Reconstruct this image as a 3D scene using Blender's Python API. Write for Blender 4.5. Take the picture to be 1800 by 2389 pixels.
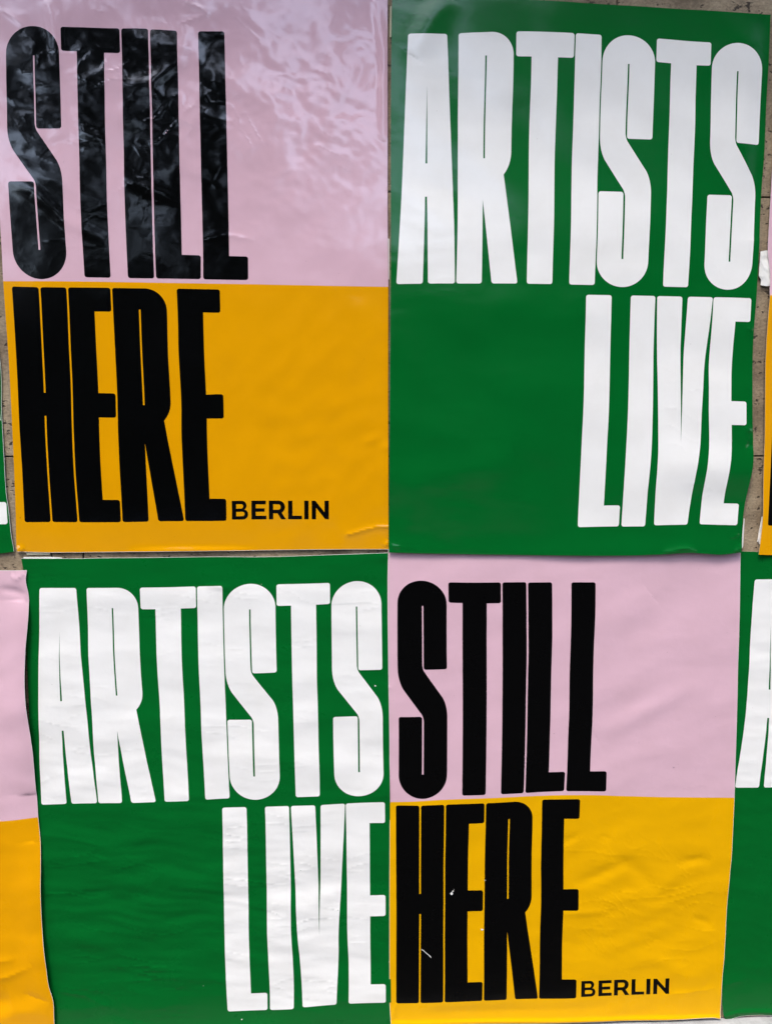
import bpy, math, random
import numpy as np
from mathutils import Matrix, Vector
from mathutils.geometry import delaunay_2d_cdt

for o in list(bpy.data.objects):
    bpy.data.objects.remove(o)
S = bpy.context.scene
COL = S.collection

# ---------------------------------------------------------------- camera
F_PX, D_WALL, CAM_Z = 1797.0, 1.7623, 1.503
SRC_W, SRC_H = 1800.0, 2389.0


def rot(p, y, r):
    cp, sp, cy, sy, cr, sr = math.cos(p), math.sin(p), math.cos(y), math.sin(y), math.cos(r), math.sin(r)
    rx = np.array([[1, 0, 0], [0, cp, -sp], [0, sp, cp]])
    ry = np.array([[cy, 0, sy], [0, 1, 0], [-sy, 0, cy]])
    rz = np.array([[cr, -sr, 0], [sr, cr, 0], [0, 0, 1]])
    return rz @ rx @ ry


RM = rot(math.radians(6.51381), math.radians(-2.57065), math.radians(0.06517))
cam_d = bpy.data.cameras.new('camera')
cam = bpy.data.objects.new('camera', cam_d)
COL.objects.link(cam)
w = lambda v: Vector((v[0], v[2], -v[1]))          # wall frame (right, down, into wall) to world
ax, ay, az = w(RM[0]), -w(RM[1]), -w(RM[2])
m = Matrix((ax, ay, az)).transposed().to_4x4()
m.translation = Vector((0, -D_WALL, CAM_Z))
cam.matrix_world = m
cam_d.sensor_fit = 'VERTICAL'
cam_d.sensor_height = 24.0
cam_d.lens = F_PX / SRC_H * 24.0
cam_d.clip_start = 0.02
cam_d.clip_end = 1000
S.camera = cam
S.render.resolution_x, S.render.resolution_y = 771, 1024

# ---------------------------------------------------------------- light
SUN_EL, SUN_AZ = math.radians(64), math.radians(203)   # azimuth from +Y towards +X: in front of the wall, a little to its left
world = bpy.data.worlds.new('World')
S.world = world
world.use_nodes = True
nt = world.node_tree
bg = nt.nodes['Background']
sky = nt.nodes.new('ShaderNodeTexSky')
sky.sky_type = 'NISHITA'
sky.sun_disc = False
sky.sun_elevation = SUN_EL
sky.sun_rotation = SUN_AZ
sky.air_density = 1.0
sky.dust_density = 2.6
sky.ozone_density = 1.0
nt.links.new(sky.outputs[0], bg.inputs[0])
bg.inputs[1].default_value = 0.15
sd = bpy.data.lights.new('sun', 'SUN')
sun = bpy.data.objects.new('sun', sd)
COL.objects.link(sun)
sd.energy = 1.05
sd.angle = math.radians(14)
sd.color = (1.0, 0.95, 0.88)
dirv = Vector((math.sin(SUN_AZ) * math.cos(SUN_EL), math.cos(SUN_AZ) * math.cos(SUN_EL), math.sin(SUN_EL)))
sun.rotation_euler = dirv.to_track_quat('Z', 'Y').to_euler()
sun.location = (0, -3, 5)
S.view_settings.view_transform = 'Standard'
S.view_settings.look = 'None'
S.view_settings.exposure = 1.47
S.view_settings.gamma = 1.0
S.view_settings.use_curve_mapping = False

# ---------------------------------------------------------------- helpers


LIFT = 0.0    # how far the sheet being measured stands off the wall


def un(px):
    """photograph pixels -> points on the wall plane (x right, y down, metres, camera foot at 0,0)"""
    px = np.atleast_2d(np.array(px, float))
    q = np.c_[(px[:, 0] - SRC_W / 2) / F_PX, (px[:, 1] - SRC_H / 2) / F_PX, np.ones(len(px))] @ RM
    return q[:, :2] / q[:, 2:] * (D_WALL - LIFT)


def tag(o, label=None, cat=None, group=None, kind=None):
    for k, v in (('label', label), ('category', cat), ('group', group), ('kind', kind)):
        if v:
            o[k] = v
    return o


def empty(name, loc):
    o = bpy.data.objects.new(name, None)
    o.empty_display_size = 0.1
    COL.objects.link(o)
    o.location = loc
    return o


def mesh_obj(name, verts, faces, mats, parent=None, midx=None, smooth=True, normals=None):
    me = bpy.data.meshes.new(name)
    me.from_pydata([tuple(v) for v in verts], [], faces)
    for mm in mats:
        me.materials.append(mm)
    if midx is not None:
        me.polygons.foreach_set('material_index', np.array(midx, np.int32))
    me.polygons.foreach_set('use_smooth', np.full(len(me.polygons), smooth))
    me.update()
    if normals is not None:
        me.normals_split_custom_set_from_vertices([tuple(n) for n in normals])
    o = bpy.data.objects.new(name, me)
    COL.objects.link(o)
    if parent:
        o.parent = parent
    return o


# ---- noise (numpy gradient noise)
_rng = np.random.RandomState(11)
_perm = np.tile(_rng.permutation(256), 2)
_ang = _rng.rand(256) * 2 * np.pi
_gx, _gy = np.cos(_ang), np.sin(_ang)


def perlin(x, y):
    xi, yi = np.floor(x).astype(int), np.floor(y).astype(int)
    xf, yf = x - xi, y - yi
    xi &= 255
    yi &= 255
    u, v = xf ** 3 * (xf * (xf * 6 - 15) + 10), yf ** 3 * (yf * (yf * 6 - 15) + 10)

    def g(ix, iy, dx, dy):
        k = _perm[_perm[ix & 255] + (iy & 255)]
        return _gx[k] * dx + _gy[k] * dy
    a = g(xi, yi, xf, yf)
    b = g(xi + 1, yi, xf - 1, yf)
    c = g(xi, yi + 1, xf, yf - 1)
    d = g(xi + 1, yi + 1, xf - 1, yf - 1)
    return (a + (b - a) * u) * (1 - v) + (c + (d - c) * u) * v


def noise(x, y, wx, wy, ang=0.0, seed=0.0, kind=False):
    """x,y metres; wx, wy wavelengths in mm along the rotated axes; kind False: rolling, True: ridged, 'pinch': sparse sharp creases"""
    c, s = math.cos(ang), math.sin(ang)
    dx = perlin(x * 9 + seed * 3.1, y * 9 + 5.2) * 0.022
    dy = perlin(x * 9 + 11.7, y * 9 + seed * 2.3) * 0.022
    x, y = x + dx, y + dy
    u, v = (x * c + y * s) * 1000 / wx + seed * 17.31, (-x * s + y * c) * 1000 / wy + seed * 9.77
    n = perlin(u, v)
    if kind == 'pinch':
        k = np.clip(perlin(u * .55 + 7.7, v * .4 + 3.3) * 3.0 + 0.1, 0, 1)
        return k * np.exp(-np.abs(n) / 0.07)
    return (0.35 - np.abs(n)) if kind else n


def poly_dist(x, y, pts):
    best = np.full(x.shape, 1e9)
    tt = np.zeros(x.shape)
    seg = np.sqrt(((pts[1:] - pts[:-1]) ** 2).sum(1))
    tot = seg.sum()
    acc = 0
    for i in range(len(pts) - 1):
        a, b = pts[i], pts[i + 1]
        d = b - a
        t = np.clip(((x - a[0]) * d[0] + (y - a[1]) * d[1]) / (d @ d + 1e-12), 0, 1)
        dist = np.hypot(x - a[0] - t * d[0], y - a[1] - t * d[1])
        k = dist < best
        best = np.where(k, dist, best)
        tt = np.where(k, (acc + t * seg[i]) / tot, tt)
        acc += seg[i]
    return best, tt


def make_h(base, waves=(), feats=()):
    """height (m) of a sheet in front of the wall; waves: (wx, wy, deg, amp_mm, seed, ridged, mask); feats in photo px"""
    F = []
    for f in feats:
        k = f[0]
        if k in ('ridge', 'crease'):
            F.append((k, un(f[1]), f[2] / 1000, f[3] / 1000, f[4] if len(f) > 4 else True))
        elif k == 'bump':
            F.append((k, un([f[1]])[0], f[2][0] / 1000, f[2][1] / 1000, math.radians(f[3]), f[4] / 1000))
    Wv = []
    for (wx, wy, deg, amp, seed, rid, mask) in waves:
        mk = None
        if mask:
            mk = [(un([mm[0]])[0], mm[1][0] / 1000, mm[1][1] / 1000, mm[2]) for mm in mask[1]]
            mk = (mask[0], mk)
        Wv.append((wx, wy, math.radians(deg), amp / 1000, seed, rid, mk))

    def h(x, y):
        r = np.full(x.shape, base / 1000.0)
        for (wx, wy, ang, amp, seed, rid, mk) in Wv:
            n = noise(x, y, wx, wy, ang, seed, rid) * amp
            if mk:
                a = np.full(x.shape, float(mk[0]))
                for (c, rx, ry, v) in mk[1]:
                    a = a + v * np.exp(-((x - c[0]) / rx) ** 2 - ((y - c[1]) / ry) ** 2)
                n = n * a
            r = r + n
        for f in F:
            if f[0] == 'bump':
                _, c, rx, ry, an, a = f
                ca, sa = math.cos(an), math.sin(an)
                dx, dy = x - c[0], y - c[1]
                u, v = dx * ca + dy * sa, -dx * sa + dy * ca
                r = r + a * np.exp(-(u / rx) ** 2 - (v / ry) ** 2)
            else:
                k, pts, wd, a, taper = f
                d, t = poly_dist(x, y, pts)
                tp = np.sin(np.pi * np.clip(t, 0, 1)) ** 0.6 if taper else 1.0
                if k == 'ridge':
                    r = r + a * tp * np.exp(-(d / wd) ** 2)
                else:
                    r = r + a * tp * np.exp(-np.sqrt(d * d + 1e-6) / wd)
        return np.maximum(r, 0.0005)
    return h


def surf(h, x, y, off=0.0):
    """wall-plane points -> world points and normals on the sheet"""
    e = 0.0008
    z = h(x, y)
    hx = (h(x + e, y) - h(x - e, y)) / (2 * e)
    hy = (h(x, y + e) - h(x, y - e)) / (2 * e)
    n = np.c_[-hx, -np.ones_like(x), hy]
    n /= np.linalg.norm(n, axis=1)[:, None]
    return np.c_[x, -(z + off), CAM_Z - y], n


# ---------------------------------------------------------------- materials
def ink(name, col, rough=0.2, grain=0.05, bump=0.10, fine=420.0, spec=0.5):
    mt = bpy.data.materials.new(name)
    mt.use_nodes = True
    n, l = mt.node_tree.nodes, mt.node_tree.links
    b = n['Principled BSDF']
    tc = n.new('ShaderNodeTexCoord')
    nz = n.new('ShaderNodeTexNoise')
    nz.inputs['Scale'].default_value = 900
    nz.inputs['Detail'].default_value = 2
    l.new(tc.outputs['Object'], nz.inputs['Vector'])
    mx = n.new('ShaderNodeMix')
    mx.data_type = 'RGBA'
    mx.inputs[6].default_value = [c * (1 - grain) for c in col] + [1]
    mx.inputs[7].default_value = [min(1, c * (1 + grain)) for c in col] + [1]
    l.new(nz.outputs['Fac'], mx.inputs[0])
    fd = n.new('ShaderNodeTexNoise')
    fd.inputs['Scale'].default_value = 11
    fd.inputs['Detail'].default_value = 7
    fd.inputs['Roughness'].default_value = 0.65
    l.new(tc.outputs['Object'], fd.inputs['Vector'])
    fr = n.new('ShaderNodeValToRGB')
    fr.color_ramp.elements[0].position, fr.color_ramp.elements[0].color = 0.3, (0.955, 0.95, 0.94, 1)
    fr.color_ramp.elements[1].position, fr.color_ramp.elements[1].color = 0.6, (1, 1, 1, 1)
    l.new(fd.outputs['Fac'], fr.inputs[0])
    vo = n.new('ShaderNodeTexVoronoi')
    vo.inputs['Scale'].default_value = 26
    l.new(tc.outputs['Object'], vo.inputs['Vector'])
    vr = n.new('ShaderNodeValToRGB')
    vr.color_ramp.elements[0].position, vr.color_ramp.elements[0].color = 0.018, (0.6, 0.57, 0.52, 1)
    vr.color_ramp.elements[1].position, vr.color_ramp.elements[1].color = 0.034, (1, 1, 1, 1)
    l.new(vo.outputs['Distance'], vr.inputs[0])
    m1 = n.new('ShaderNodeMix')
    m1.data_type = 'RGBA'
    m1.blend_type = 'MULTIPLY'
    m1.inputs[0].default_value = 1
    l.new(mx.outputs[2], m1.inputs[6])
    l.new(fr.outputs[0], m1.inputs[7])
    m2 = n.new('ShaderNodeMix')
    m2.data_type = 'RGBA'
    m2.blend_type = 'MULTIPLY'
    m2.inputs[0].default_value = 0.5
    l.new(m1.outputs[2], m2.inputs[6])
    l.new(vr.outputs[0], m2.inputs[7])
    l.new(m2.outputs[2], b.inputs['Base Color'])
    rr_ = n.new('ShaderNodeMapRange')
    rr_.inputs['To Min'].default_value = rough * 1.35
    rr_.inputs['To Max'].default_value = rough * 0.85
    l.new(fd.outputs['Fac'], rr_.inputs['Value'])
    l.new(rr_.outputs[0], b.inputs['Roughness'])
    b.inputs['Specular IOR Level'].default_value = spec
    n2 = n.new('ShaderNodeTexNoise')
    n2.inputs['Scale'].default_value = fine
    n2.inputs['Detail'].default_value = 3
    l.new(tc.outputs['Object'], n2.inputs['Vector'])
    n3 = n.new('ShaderNodeTexNoise')
    n3.inputs['Scale'].default_value = 70
    n3.inputs['Detail'].default_value = 4
    n3.inputs['Roughness'].default_value = 0.6
    l.new(tc.outputs['Object'], n3.inputs['Vector'])
    ad = n.new('ShaderNodeMath')
    ad.operation = 'MULTIPLY_ADD'
    ad.inputs[1].default_value = 3.0
    l.new(n3.outputs['Fac'], ad.inputs[0])
    l.new(n2.outputs['Fac'], ad.inputs[2])
    bp = n.new('ShaderNodeBump')
    bp.inputs['Strength'].default_value = bump
    bp.inputs['Distance'].default_value = 0.0012
    l.new(ad.outputs[0], bp.inputs['Height'])
    l.new(bp.outputs[0], b.inputs['Normal'])
    return mt


PINK = (0.655, 0.425, 0.49)
YELLOW = (0.75, 0.385, 0.0005)
AMBER = (0.73, 0.325, 0.0005)
GREEN = (0.0003, 0.112, 0.0155)
BLACK = (0.001, 0.001, 0.0011)
WHITE = (0.81, 0.80, 0.765)
M = {}
for sfx, bm_, rg, sp_ in (('crinkled', 0.02, 0.08, 1.0), ('smooth', 0.035, 0.14, 0.7), ('soft', 0.07, 0.26, 0.13)):
    M['pink', sfx] = ink('pink_print_' + sfx, PINK, rg, 0.03, bm_, spec=sp_)
    M['yellow', sfx] = ink('yellow_print_' + sfx, YELLOW, rg, 0.03, bm_, spec=sp_)
    M['amber', sfx] = ink('amber_print_' + sfx, AMBER, rg, 0.03, bm_, spec=sp_)
    M['green', sfx] = ink('green_print_' + sfx, GREEN, rg, 0.06, bm_, spec=sp_)
    M['black', sfx] = ink('black_print_' + sfx, BLACK, rg, 0.0, bm_, spec=sp_)
    M['white', sfx] = ink('white_print_' + sfx, WHITE, rg, 0.012, bm_, spec=sp_)
M['paper'] = ink('bare_paper', (0.78, 0.77, 0.72), 0.7, 0.05, 0.2, 600, 0.3)
M['old_paper'] = ink('old_paper', (0.62, 0.58, 0.42), 0.8, 0.12, 0.3, 500, 0.2)


def stone_mat():
    mt = bpy.data.materials.new('travertine')
    mt.use_nodes = True
    n, l = mt.node_tree.nodes, mt.node_tree.links
    b = n['Principled BSDF']
    tc = n.new('ShaderNodeTexCoord')
    oi = n.new('ShaderNodeObjectInfo')
    va = n.new('ShaderNodeVectorMath')
    va.operation = 'ADD'
    sc = n.new('ShaderNodeVectorMath')
    sc.operation = 'SCALE'
    sc.inputs[3].default_value = 7.0
    cb = n.new('ShaderNodeCombineXYZ')
    for i in range(3):
        l.new(oi.outputs['Random'], cb.inputs[i])
    l.new(cb.outputs[0], sc.inputs[0])
    l.new(tc.outputs['Object'], va.inputs[0])
    l.new(sc.outputs[0], va.inputs[1])
    mp = n.new('ShaderNodeMapping')
    mp.inputs['Scale'].default_value = (1.0, 1.0, 1.6)
    l.new(va.outputs[0], mp.inputs['Vector'])

    def nz(scale, detail, rough=0.6):
        k = n.new('ShaderNodeTexNoise')
        k.inputs['Scale'].default_value = scale
        k.inputs['Detail'].default_value = detail
        k.inputs['Roughness'].default_value = rough
        l.new(mp.outputs[0], k.inputs['Vector'])
        return k
    big = nz(9, 5)
    r1 = n.new('ShaderNodeValToRGB')
    e = r1.color_ramp.elements
    e[0].position, e[0].color = 0.3, (0.15, 0.108, 0.066, 1)
    e[1].position, e[1].color = 0.72, (0.42, 0.335, 0.225, 1)
    x = e.new(0.5)
    x.color = (0.28, 0.215, 0.14, 1)
    l.new(big.outputs['Fac'], r1.inputs[0])
    fine = nz(160, 4)
    r2 = n.new('ShaderNodeValToRGB')
    r2.color_ramp.elements[0].position, r2.color_ramp.elements[0].color = 0.3, (0.62, 0.6, 0.56, 1)
    r2.color_ramp.elements[1].position, r2.color_ramp.elements[1].color = 0.7, (1.15, 1.13, 1.08, 1)
    l.new(fine.outputs['Fac'], r2.inputs[0])
    mu = n.new('ShaderNodeMix')
    mu.data_type = 'RGBA'
    mu.blend_type = 'MULTIPLY'
    mu.inputs[0].default_value = 1
    l.new(r1.outputs[0], mu.inputs[6])
    l.new(r2.outputs[0], mu.inputs[7])
    # pits: wormy voids
    pit = nz(75, 3, 0.55)
    clus = nz(14, 2)
    mm = n.new('ShaderNodeMath')
    mm.operation = 'MULTIPLY_ADD'
    mm.inputs[1].default_value = 0.55
    l.new(clus.outputs['Fac'], mm.inputs[0])
    l.new(pit.outputs['Fac'], mm.inputs[2])
    r3 = n.new('ShaderNodeValToRGB')
    r3.color_ramp.elements[0].position, r3.color_ramp.elements[0].color = 0.915, (0, 0, 0, 1)
    r3.color_ramp.elements[1].position, r3.color_ramp.elements[1].color = 0.955, (1, 1, 1, 1)
    l.new(mm.outputs[0], r3.inputs[0])
    mx = n.new('ShaderNodeMix')
    mx.data_type = 'RGBA'
    l.new(r3.outputs[0], mx.inputs[0])
    l.new(mu.outputs[2], mx.inputs[6])
    mx.inputs[7].default_value = (0.045, 0.03, 0.018, 1)
    l.new(mx.outputs[2], b.inputs['Base Color'])
    b.inputs['Roughness'].default_value = 0.75
    sb = n.new('ShaderNodeMath')
    sb.operation = 'MULTIPLY_ADD'
    sb.inputs[1].default_value = -3.0
    l.new(r3.outputs[0], sb.inputs[0])
    l.new(fine.outputs['Fac'], sb.inputs[2])
    bp = n.new('ShaderNodeBump')
    bp.inputs['Strength'].default_value = 0.6
    bp.inputs['Distance'].default_value = 0.0015
    l.new(sb.outputs[0], bp.inputs['Height'])
    l.new(bp.outputs[0], b.inputs['Normal'])
    return mt


def concrete(name, c0, c1, scale=30):
    mt = bpy.data.materials.new(name)
    mt.use_nodes = True
    n, l = mt.node_tree.nodes, mt.node_tree.links
    b = n['Principled BSDF']
    tc = n.new('ShaderNodeTexCoord')
    k = n.new('ShaderNodeTexNoise')
    k.inputs['Scale'].default_value = scale
    k.inputs['Detail'].default_value = 8
    k.inputs['Roughness'].default_value = 0.7
    l.new(tc.outputs['Object'], k.inputs['Vector'])
    r = n.new('ShaderNodeValToRGB')
    r.color_ramp.elements[0].position, r.color_ramp.elements[0].color = 0.32, (*c0, 1)
    r.color_ramp.elements[1].position, r.color_ramp.elements[1].color = 0.68, (*c1, 1)
    l.new(k.outputs['Fac'], r.inputs[0])
    l.new(r.outputs[0], b.inputs['Base Color'])
    b.inputs['Roughness'].default_value = 0.9
    bp = n.new('ShaderNodeBump')
    bp.inputs['Strength'].default_value = 0.5
    bp.inputs['Distance'].default_value = 0.003
    l.new(k.outputs['Fac'], bp.inputs['Height'])
    l.new(bp.outputs[0], b.inputs['Normal'])
    return mt


M['stone'] = stone_mat()
M['mortar'] = concrete('mortar', (0.06, 0.05, 0.04), (0.12, 0.10, 0.08), 60)
M['pavement'] = concrete('pavement_concrete', (0.26, 0.255, 0.245), (0.42, 0.415, 0.40), 22)

M['asphalt'] = concrete('asphalt', (0.025, 0.024, 0.023), (0.045, 0.043, 0.041), 40)

# ---------------------------------------------------------------- setting: pavement and stone wall
pv = mesh_obj('pavement', [(-40, 0.12, 0), (40, 0.12, 0), (40, -0.10, 0), (-40, -0.10, 0)], [(3, 2, 1, 0)], [M['pavement']], smooth=False)
tag(pv, kind='structure')
rd = mesh_obj('ground', [(-150, 0.12, -0.012), (150, 0.12, -0.012), (150, -250, -0.012), (-150, -250, -0.012)], [(3, 2, 1, 0)], [M['asphalt']], smooth=False)
tag(rd, kind='structure')

wall = empty('stone_wall', (0.0, 0.12, 0.0))
tag(wall, 'beige pitted stone slab wall behind the pasted posters', 'wall')


def box(x0, x1, y0, y1, z0, z1, bev=0.0):
    """box with its front face (y0 side) chamfered"""
    v = [(x0, y1, z0), (x1, y1, z0), (x1, y1, z1), (x0, y1, z1),
         (x0, y0 + bev, z0), (x1, y0 + bev, z0), (x1, y0 + bev, z1), (x0, y0 + bev, z1)]
    f = [(0, 3, 2, 1), (0, 1, 5, 4), (1, 2, 6, 5), (2, 3, 7, 6), (3, 0, 4, 7)]
    if bev:
        v += [(x0 + bev, y0, z0 + bev), (x1 - bev, y0, z0 + bev), (x1 - bev, y0, z1 - bev), (x0 + bev, y0, z1 - bev)]
        f += [(4, 5, 9, 8), (5, 6, 10, 9), (6, 7, 11, 10), (7, 4, 8, 11), (8, 9, 10, 11)]
    else:
        f += [(4, 5, 6, 7)]
    return v, f


def wall_part(name, b, mat):
    v, f = b
    v = [(a, bb - 0.12, c) for a, bb, c in v]
    return mesh_obj(name, v, f, [mat], wall, smooth=False)


wall_part('cornice', box(-2.6, 2.6, -0.45, 0.30, 3.185, 3.32, 0.01), M['pavement'])  # invented ledge above the view, added to dim the tops of the upper posters
wall_part('mortar_bed', box(-2.6, 2.6, 0.006, 0.30, 0.0, 3.18), M['mortar'])
rs = random.Random(5)
rows = [-1.68, -1.09, -0.508, 0.0735, 0.655, 1.237, 1.503]
vj = {2: [-2.6, -1.75, -0.90, -0.05, 0.45, 1.22, 2.0, 2.6],
      1: [-2.6, -1.5, -0.42, 0.58, 1.5, 2.6],
      3: [-2.6, -1.72, -1.18, -0.682, -0.611, 0.12, 0.80, 1.65, 2.6],
      0: [-2.6, -1.7, -0.8, 0.2, 1.1, 2.0, 2.6], 4: [-2.6, -1.5, -0.5, 0.45, 1.4, 2.6], 5: [-2.6, -1.9, -0.95, 0.0, 1.0, 1.9, 2.6]}
G = 0.0016
for i in range(6):
    z1, z0 = CAM_Z - rows[i], CAM_Z - rows[i + 1]
    for a, b in zip(vj[i][:-1], vj[i][1:]):
        pr = rs.uniform(0.0, 0.0014)
        wall_part('stone_slab', box(a + G, b - G, pr, 0.03, z0 + G, z1 - G, 0.0012), M['stone'])

# ---------------------------------------------------------------- letter designs (millimetres, origin at the T's top left)


def arc(cx, cy, rx, ry, a0, a1, n=16):
    return [(cx + rx * math.cos(math.radians(a0 + (a1 - a0) * i / n)), cy + ry * math.sin(math.radians(a0 + (a1 - a0) * i / n))) for i in range(n + 1)]


def bez(p0, p1, p2, n=8):
    return [((1 - t) ** 2 * p0[0] + 2 * t * (1 - t) * p1[0] + t * t * p2[0], (1 - t) ** 2 * p0[1] + 2 * t * (1 - t) * p1[1] + t * t * p2[1])
            for t in [i / n for i in range(n + 1)]]


RC = 5.2


def rnd(path, r=RC):
    """path entries: (x,y) sharp, (x,y,'r') rounded corner"""
    out = []
    n = len(path)
    for i, p in enumerate(path):
        if len(p) == 2:
            out.append(p)
            continue
        a, b = path[i - 1], path[(i + 1) % n]
        da, db = math.hypot(a[0] - p[0], a[1] - p[1]), math.hypot(b[0] - p[0], b[1] - p[1])
        ra, rb = min(r, da * .45), min(r, db * .45)
        q0 = (p[0] + (a[0] - p[0]) * ra / da, p[1] + (a[1] - p[1]) * ra / da)
        q1 = (p[0] + (b[0] - p[0]) * rb / db, p[1] + (b[1] - p[1]) * rb / db)
        k = 0.45
        c0 = (q0[0] + (p[0] - q0[0]) * (1 - k), q0[1] + (p[1] - q0[1]) * (1 - k))
        c1 = (q1[0] + (p[0] - q1[0]) * (1 - k), q1[1] + (p[1] - q1[1]) * (1 - k))
        for j in range(6):
            t = j / 5
            out.append(tuple((1 - t) ** 3 * q0[d] + 3 * t * (1 - t) ** 2 * c0[d] + 3 * t * t * (1 - t) * c1[d] + t ** 3 * q1[d] for d in (0, 1)))
    return out


def R_(p):
    return (p[0], p[1], 'r')


# landmark builders return the same point order as the measurements; outline builders return [outer, hole...]
def gA(tl, tr, rbr, rbl, lbr, lbl, t, b, ap, bs, sl):
    lmk = [(tl, t), (tr, t), (rbr, b), (rbl, b), (lbr, b), (lbl, b), ap, (bs[0], bs[2]), (bs[1], bs[2]), (sl[0], sl[2]), (sl[1], sl[2])]
    out = rnd([R_(lmk[0]), R_(lmk[1]), R_(lmk[2]), R_(lmk[3]), lmk[10], lmk[9], R_(lmk[4]), R_(lmk[5])])
    return lmk, [out, [ap, lmk[8], lmk[7]]]


def gR(l, r, t, b, lbr, ap, rbl, rbr, notch, sx0, sx1, sy0, sy1, ra, ylow):
    lmk = [(l, t), (l, b), (lbr, b), ap, (rbl, b), (rbr, b), notch, (sx0, sy0), (sx1, sy0), (sx1, sy1), (sx0, sy1), (r, t + ra + 14), (r, ylow - 10)]
    out = rnd([R_((l, t))] + arc(r - ra, t + ra, ra, ra, -90, 0, 14) + bez((r, ylow), (r, ylow + (notch[1] - ylow) * .6), notch, 8)
              + [R_((rbr, b)), R_((rbl, b)), ap, R_((lbr, b)), R_((l, b))])
    return lmk, [out, [(sx0, sy0), (sx0, sy1), (sx1, sy1), (sx1, sy0)]]


def gT(l, r, s0, s1, t, b, yb):
    lmk = [(l, t), (r, t), (r, yb), (s1, yb), (s1, b), (s0, b), (s0, yb), (l, yb)]
    return lmk, [rnd([R_(lmk[0]), R_(lmk[1]), R_(lmk[2]), lmk[3], R_(lmk[4]), R_(lmk[5]), lmk[6], R_(lmk[7])])]


def gI(l, r, t, b):
    lmk = [(l, t), (r, t), (r, b), (l, b)]
    return lmk, [rnd([R_(p) for p in lmk])]


def gS(l, r, t, b, u0, u1, d0, d1, ys, yt, yl, ye):
    """u: upper slit x, d: lower slit x, ys slit top, yt terminal bottom, yl lower terminal top, ye lower slit end"""
    R = (r - l) / 2
    c = (l + r) / 2
    lmk = [(c, t), (l, t + R), (r, t + R), (r, yt), (u1, yt), (u0, ys), (u1, ys), (l, yl), (d0, yl), (d0, ye), (d1, ye), (c, b), (l, b - R), (r, b - R)]
    p = arc(c, t + R, R, R, 180, 360, 30)
    p += [R_((r, yt)), R_((u1, yt)), (u1, ys), (u0, ys)]
    p += bez((u0, yt - 13), (u0, yt - 4), (u0 + 4.5, yt + 5), 6)
    p += bez((r - 12, yl - 46), (r, yl - 25), (r, yl + 6), 10)
    p += arc(c, b - R, R, R, 0, 180, 30)
    p += [R_((l, yl)), R_((d0, yl)), (d0, ye), (d1, ye)]
    p += bez((d1, yl + 13), (d1, yl + 4), (d1 - 4.5, yl - 5), 6)
    p += bez((l + 12, yt + 46), (l, yt + 25), (l, yt - 6), 10)
    return lmk, [rnd(p)]


def gL(l, r, f, t, b, yf):
    lmk = [(l, t), (r, t), (r, yf), (f, yf), (f, b), (l, b)]
    return lmk, [rnd([R_(lmk[0]), R_(lmk[1]), lmk[2], R_(lmk[3]), R_(lmk[4]), R_(lmk[5])])]


def gV(tl, itl, ap, itr, tr, br, bl, t, b):
    lmk = [(tl, t), (itl, t), ap, (itr, t), (tr, t), (br, b), (bl, b)]
    return lmk, [rnd([R_(lmk[0]), R_(lmk[1]), ap] + [R_(p) for p in lmk[3:]])]


def gE(l, s, r, t, b, y1, y2, y3, y4, rm=None, rb=None):
    rm = rm or r
    rb = rb or r
    lmk = [(l, t), (r, t), (r, y1), (s, y1), (s, y2), (rm, y2), (rm, y3), (s, y3), (s, y4), (rb, y4), (rb, b), (l, b)]
    sharp = (3, 4, 7, 8)
    return lmk, [rnd([p if i in sharp else R_(p) for i, p in enumerate(lmk)])]


def gH(l, r, s0, s1, t, b, yu, yd):
    lmk = [(l, t), (s0, t), (s0, yu), (s1, yu), (s1, t), (r, t), (r, b), (s1, b), (s1, yd), (s0, yd), (s0, b), (l, b)]
    sharp = (2, 3, 8, 9)
    return lmk, [rnd([p if i in sharp else R_(p) for i, p in enumerate(lmk)])]


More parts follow.
